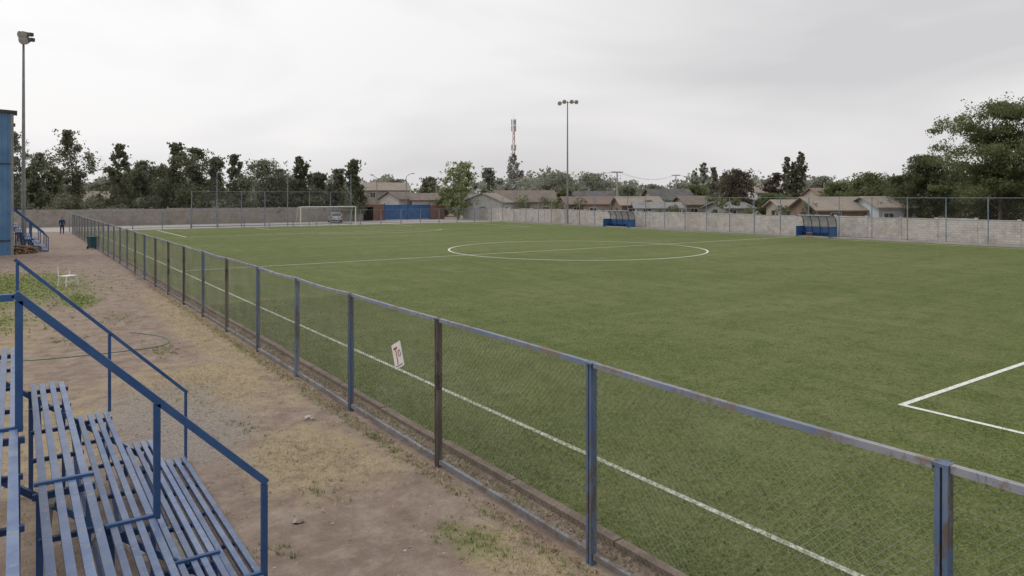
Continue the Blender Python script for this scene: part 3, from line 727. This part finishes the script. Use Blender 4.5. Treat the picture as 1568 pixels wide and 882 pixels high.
for s,wx,wy,wz in ((-1,-.22,-.06,.92),(1,.2,-.1,.95)):
    V=[(wx,wy,wz),(wx,wy-.01,wz-.07)]; E=[(0,1)]; Rr=[.025,(.018,.035)]
    for k,(o,L) in enumerate(((-.028,.065),(-.01,.075),(.01,.07),(.028,.055))):
        i=len(V); V+=[(wx,wy-.012+o,wz-.10),(wx-s*.008,wy-.014+o,wz-.10-L*.55),(wx-s*.02,wy-.016+o,wz-.10-L)]; E+=[(1,i),(i,i+1),(i+1,i+2)]; Rr+=[.009,.0085,.007]
    i=len(V); V+=[(wx-s*.01,wy-.045,wz-.055),(wx-s*.015,wy-.06,wz-.09)]; E+=[(0,i),(i,i+1)]; Rr+=[.011,.008]
    skin('hand',V,E,Rr,M['skin'])
for s in (-1,1):
    x0=s*.125; skin('shoe',[(x0,.05,.05),(x0,-.06,.045),(x0,-.16,.035)],[(0,1),(1,2)],[.05,.048,.035],M['black'])

# ---------------------------------------------------------------- small things
x,y=G(104,438); e=empty('white_plastic_chair',(x,y,0),.6); mb=MB()
mb.box((-.26,-.24,.42),(.26,.24,.45),M['white'])
for a in (-1,1):
    for c2 in (-1,1): mb.bar((a*.27,c2*.25,0),(a*.22,c2*.2,.42),.04,.04,M['white'])
    mb.bar((a*.24,.24,.40),(a*.27,.25,.62 if a>0 else .88),.035,.03,M['white'])
mb.bar((-.3,-.2,.2),(.3,-.2,.24),.03,.03,M['white']); mb.obj('chair_body',e)
x,y=G(143,381); M['bin']=simple('green_bin_plastic',(.02,.09,.10),rough=.5); e=empty('rubbish_bin',(x,y,0),.3); mb=MB()
mb.add([(-.28,-.26,.08),(.28,-.26,.08),(.28,.26,.08),(-.28,.26,.08),(-.33,-.32,.85),(.33,-.32,.85),(.33,.32,.85),(-.33,.32,.85)],[(0,3,2,1),(0,1,5,4),(1,2,6,5),(2,3,7,6),(3,0,4,7)],M['bin'])
mb.box((-.36,-.35,.85),(.36,.35,.91),M['bin']); mb.cyl((-.32,.26,.1),(-.24,.26,.1),.1,.1,M['tyre'],10); mb.cyl((.24,.26,.1),(.32,.26,.1),.1,.1,M['tyre'],10); mb.obj('bin_body',e)
x,y=G(34,388); mb=MB()
for i in range(22):
    a=random.uniform(-.3,.3); zz=.07+.13*(i//6); xx=random.uniform(-.9,.9)*(1-.15*(i//6))
    mb.cyl((xx-.05,-.7,zz),(xx+a,.7,zz+random.uniform(-.03,.05)),.06,.05,M['wood'],6)
mb.obj('wood_pile',loc=(x,y,0),rot=.7)
cu=bpy.data.curves.new('garden_hose','CURVE'); cu.dimensions='3D'; cu.bevel_depth=.010; M['hose']=simple('green_hose',(.12,.22,.16),(.09,.15,.11),rough=.5); cu.materials.append(M['hose'])
pts=[G(*p) for p in ((200,510),(240,513),(263,520),(258,528),(228,534),(170,541),(110,547),(50,553),(-20,556))]
sp=cu.splines.new('NURBS'); sp.points.add(len(pts)-1); sp.order_u=4; sp.use_endpoint_u=True
for p,q in zip(sp.points,pts): p.co=(q[0],q[1],.012,1)
ob=bpy.data.objects.new('garden_hose',cu); sc.collection.objects.link(ob)
def rock(mb,x,y,r,mat):
    vs=[]
    for (a,b2,c2) in ((1,0,0),(-1,0,0),(0,1,0),(0,-1,0),(0,0,1),(.7,.7,.35),(-.7,.7,.35),(.7,-.7,.35),(-.7,-.7,.35)):
        k=random.uniform(.75,1.2); vs.append((x+a*r*k,y+b2*r*k*.8,c2*r*k*.6+r*.02))
    mb.add(vs,[(4,7,0),(4,0,5),(4,5,2),(4,2,6),(4,6,1),(4,1,8),(4,8,3),(4,3,7)],mat)
mb=MB(); x,y=G(457,800); rock(mb,0,0,.075,M['stone']); mb.obj('stone',loc=(x,y,.01))
mb=MB()
for i in range(2200):
    x=random.uniform(-3,4.8); y=random.uniform(3.5,30)
    if x<2.05 and y<11: continue
    rock(mb,x,y,random.choice((.006,.008,.01,.012,.018,.026)) ,M['stone'])
for i in range(900):
    x=random.gauss(2.4,.5); y=random.gauss(13.2,1.6); rock(mb,min(x,4.7),y,random.uniform(.008,.022),M['stone'])
for i in range(900):
    rock(mb,random.uniform(4.9,5.26),random.uniform(0,45),random.uniform(.01,.025),M['stone'])
mb.obj('pebbles')
mb=MB()
for (u,v,s) in ((465,642,.09),(850,775,.035),(770,655,.03),(676,852,.03),(385,586,.05),(407,540,.06)):
    x,y=G(u,v)
    for k in range(4):
        a=random.uniform(0,6.28); w=s*random.uniform(.6,1.1); xx=x+random.gauss(0,s*.5); yy=y+random.gauss(0,s*.5)
        mb.add([(xx,yy,.03),(xx+w*math.cos(a),yy+w*math.sin(a),.04),(xx+w*math.cos(a)-w*.7*math.sin(a),yy+w*math.sin(a)+w*.7*math.cos(a),.035+s*.15),(xx-w*.7*math.sin(a),yy+w*.7*math.cos(a),.045)],[(0,1,2,3)],M['litter'])
mb.obj('litter')
def tufts(name,spots,mat,hgt,w=.004):
    mb=MB()
    for (cx,cy,rx,ry,n) in spots:
        for i in range(n):
            x=cx+random.gauss(0,rx*.5); y=cy+random.gauss(0,ry*.5)
            if x>4.78 and x<4.95: x=4.75-abs(random.gauss(0,.08))
            if x>5.27: x=5.2-random.random()*.2
            for b_ in range(6):
                a=random.uniform(0,6.28); h=hgt*random.uniform(.4,1.2); l=h*random.uniform(.3,1.5)
                xo=x+random.gauss(0,.02); yo=y+random.gauss(0,.02)
                mb.add([(xo-w*math.sin(a),yo+w*math.cos(a),0),(xo+w*math.sin(a),yo-w*math.cos(a),0),(xo+l*math.cos(a),yo+l*math.sin(a),h)],[(0,1,2)],mat)
    return mb.obj(name)
tufts('dry_grass',[(3.0,15,1.2,2.2,1100),(3.5,10.0,.9,1.5,800),(4.2,22,.7,9,1200),(4.3,5.4,.5,1.6,450),(4.7,18,.2,22,2200),(5.1,18,.15,22,1200),(-.5,13.5,2.0,4,900),(1.0,8,1.4,4,600),(-2,25,3,6,1500)],M['strawblade'],.04,.003)
tufts('grass_patch',[(-2.2,36,4.6,7.5,5200),(-3.2,26.0,3.2,2.4,2800),(1.9,30,.6,2,200)],M['greenblade'],.07,.009)
tufts('weeds',[(4.1,6.6,.3,.6,70),(3.75,4.2,.3,.5,40),(2.2,7.6,.3,.3,20),(3.2,8.8,.3,.4,20),(3.0,19,.5,1,80),(1.2,22,.6,1,60),(4.6,12,.12,14,420),(5.15,12,.12,18,400),(3.1,12,.4,.6,30),(2.6,25,.5,2,80)],M['greenblade'],.06,.005)

# ---------------------------------------------------------------- light, sky, camera
w=bpy.data.worlds.new('World'); sc.world=w; w.use_nodes=True; nt=w.node_tree; bg=nt.nodes['Background']
sky=nt.nodes.new('ShaderNodeTexSky'); sky.sky_type='NISHITA'; sky.sun_disc=False; sky.sun_elevation=math.radians(48); sky.sun_rotation=math.radians(-40); sky.dust_density=5; sky.air_density=1.5
tc=nt.nodes.new('ShaderNodeTexCoord'); mp=nt.nodes.new('ShaderNodeMapping'); mp.inputs['Scale'].default_value=(1,1,3.4); nt.links.new(tc.outputs['Generated'],mp.inputs[0])
f=noise(nt,mp.outputs[0],1.5,4,.5,.5)
cl=ramp(nt,f,.34,.62,(6.6,6.55,6.75,1),(8.6,8.55,8.6,1))
vd=nt.nodes.new('ShaderNodeVectorMath'); vd.operation='DOT_PRODUCT'; nt.links.new(tc.outputs['Generated'],vd.inputs[0])
el=math.radians(48); az=math.radians(-15)
vd.inputs[1].default_value=(math.sin(az)*math.cos(el),math.cos(az)*math.cos(el),math.sin(el))
g=ramp(nt,vd.outputs['Value'],.45,1.0,(1.0,.99,.985,1),(1.3,1.3,1.3,1))
cl=mix(nt,1.0,cl,g,'MULTIPLY')
c=mix(nt,.95,sky.outputs[0],cl)
nt.links.new(c,bg.inputs[0]); bg.inputs[1].default_value=.1
L=bpy.data.lights.new('sun','SUN'); L.energy=1.1; L.angle=math.radians(30); L.color=(1,.96,.90)
so=bpy.data.objects.new('sun',L); sc.collection.objects.link(so)
d=Vector((math.sin(math.radians(-40))*math.cos(el),math.cos(math.radians(-40))*math.cos(el),math.sin(el)))
so.rotation_euler=(-d).to_track_quat('-Z','Y').to_euler()
cam=bpy.data.cameras.new('camera'); co_=bpy.data.objects.new('camera',cam); sc.collection.objects.link(co_); sc.camera=co_
co_.location=(0,0,H); co_.rotation_euler=(math.radians(90),0,-YAW); cam.lens=36*F/1568; cam.shift_y=-(441-HZ)/1568; cam.clip_start=.05; cam.clip_end=5000
print('polys',sum(len(o.data.polygons) for o in sc.objects if o.type=='MESH'))
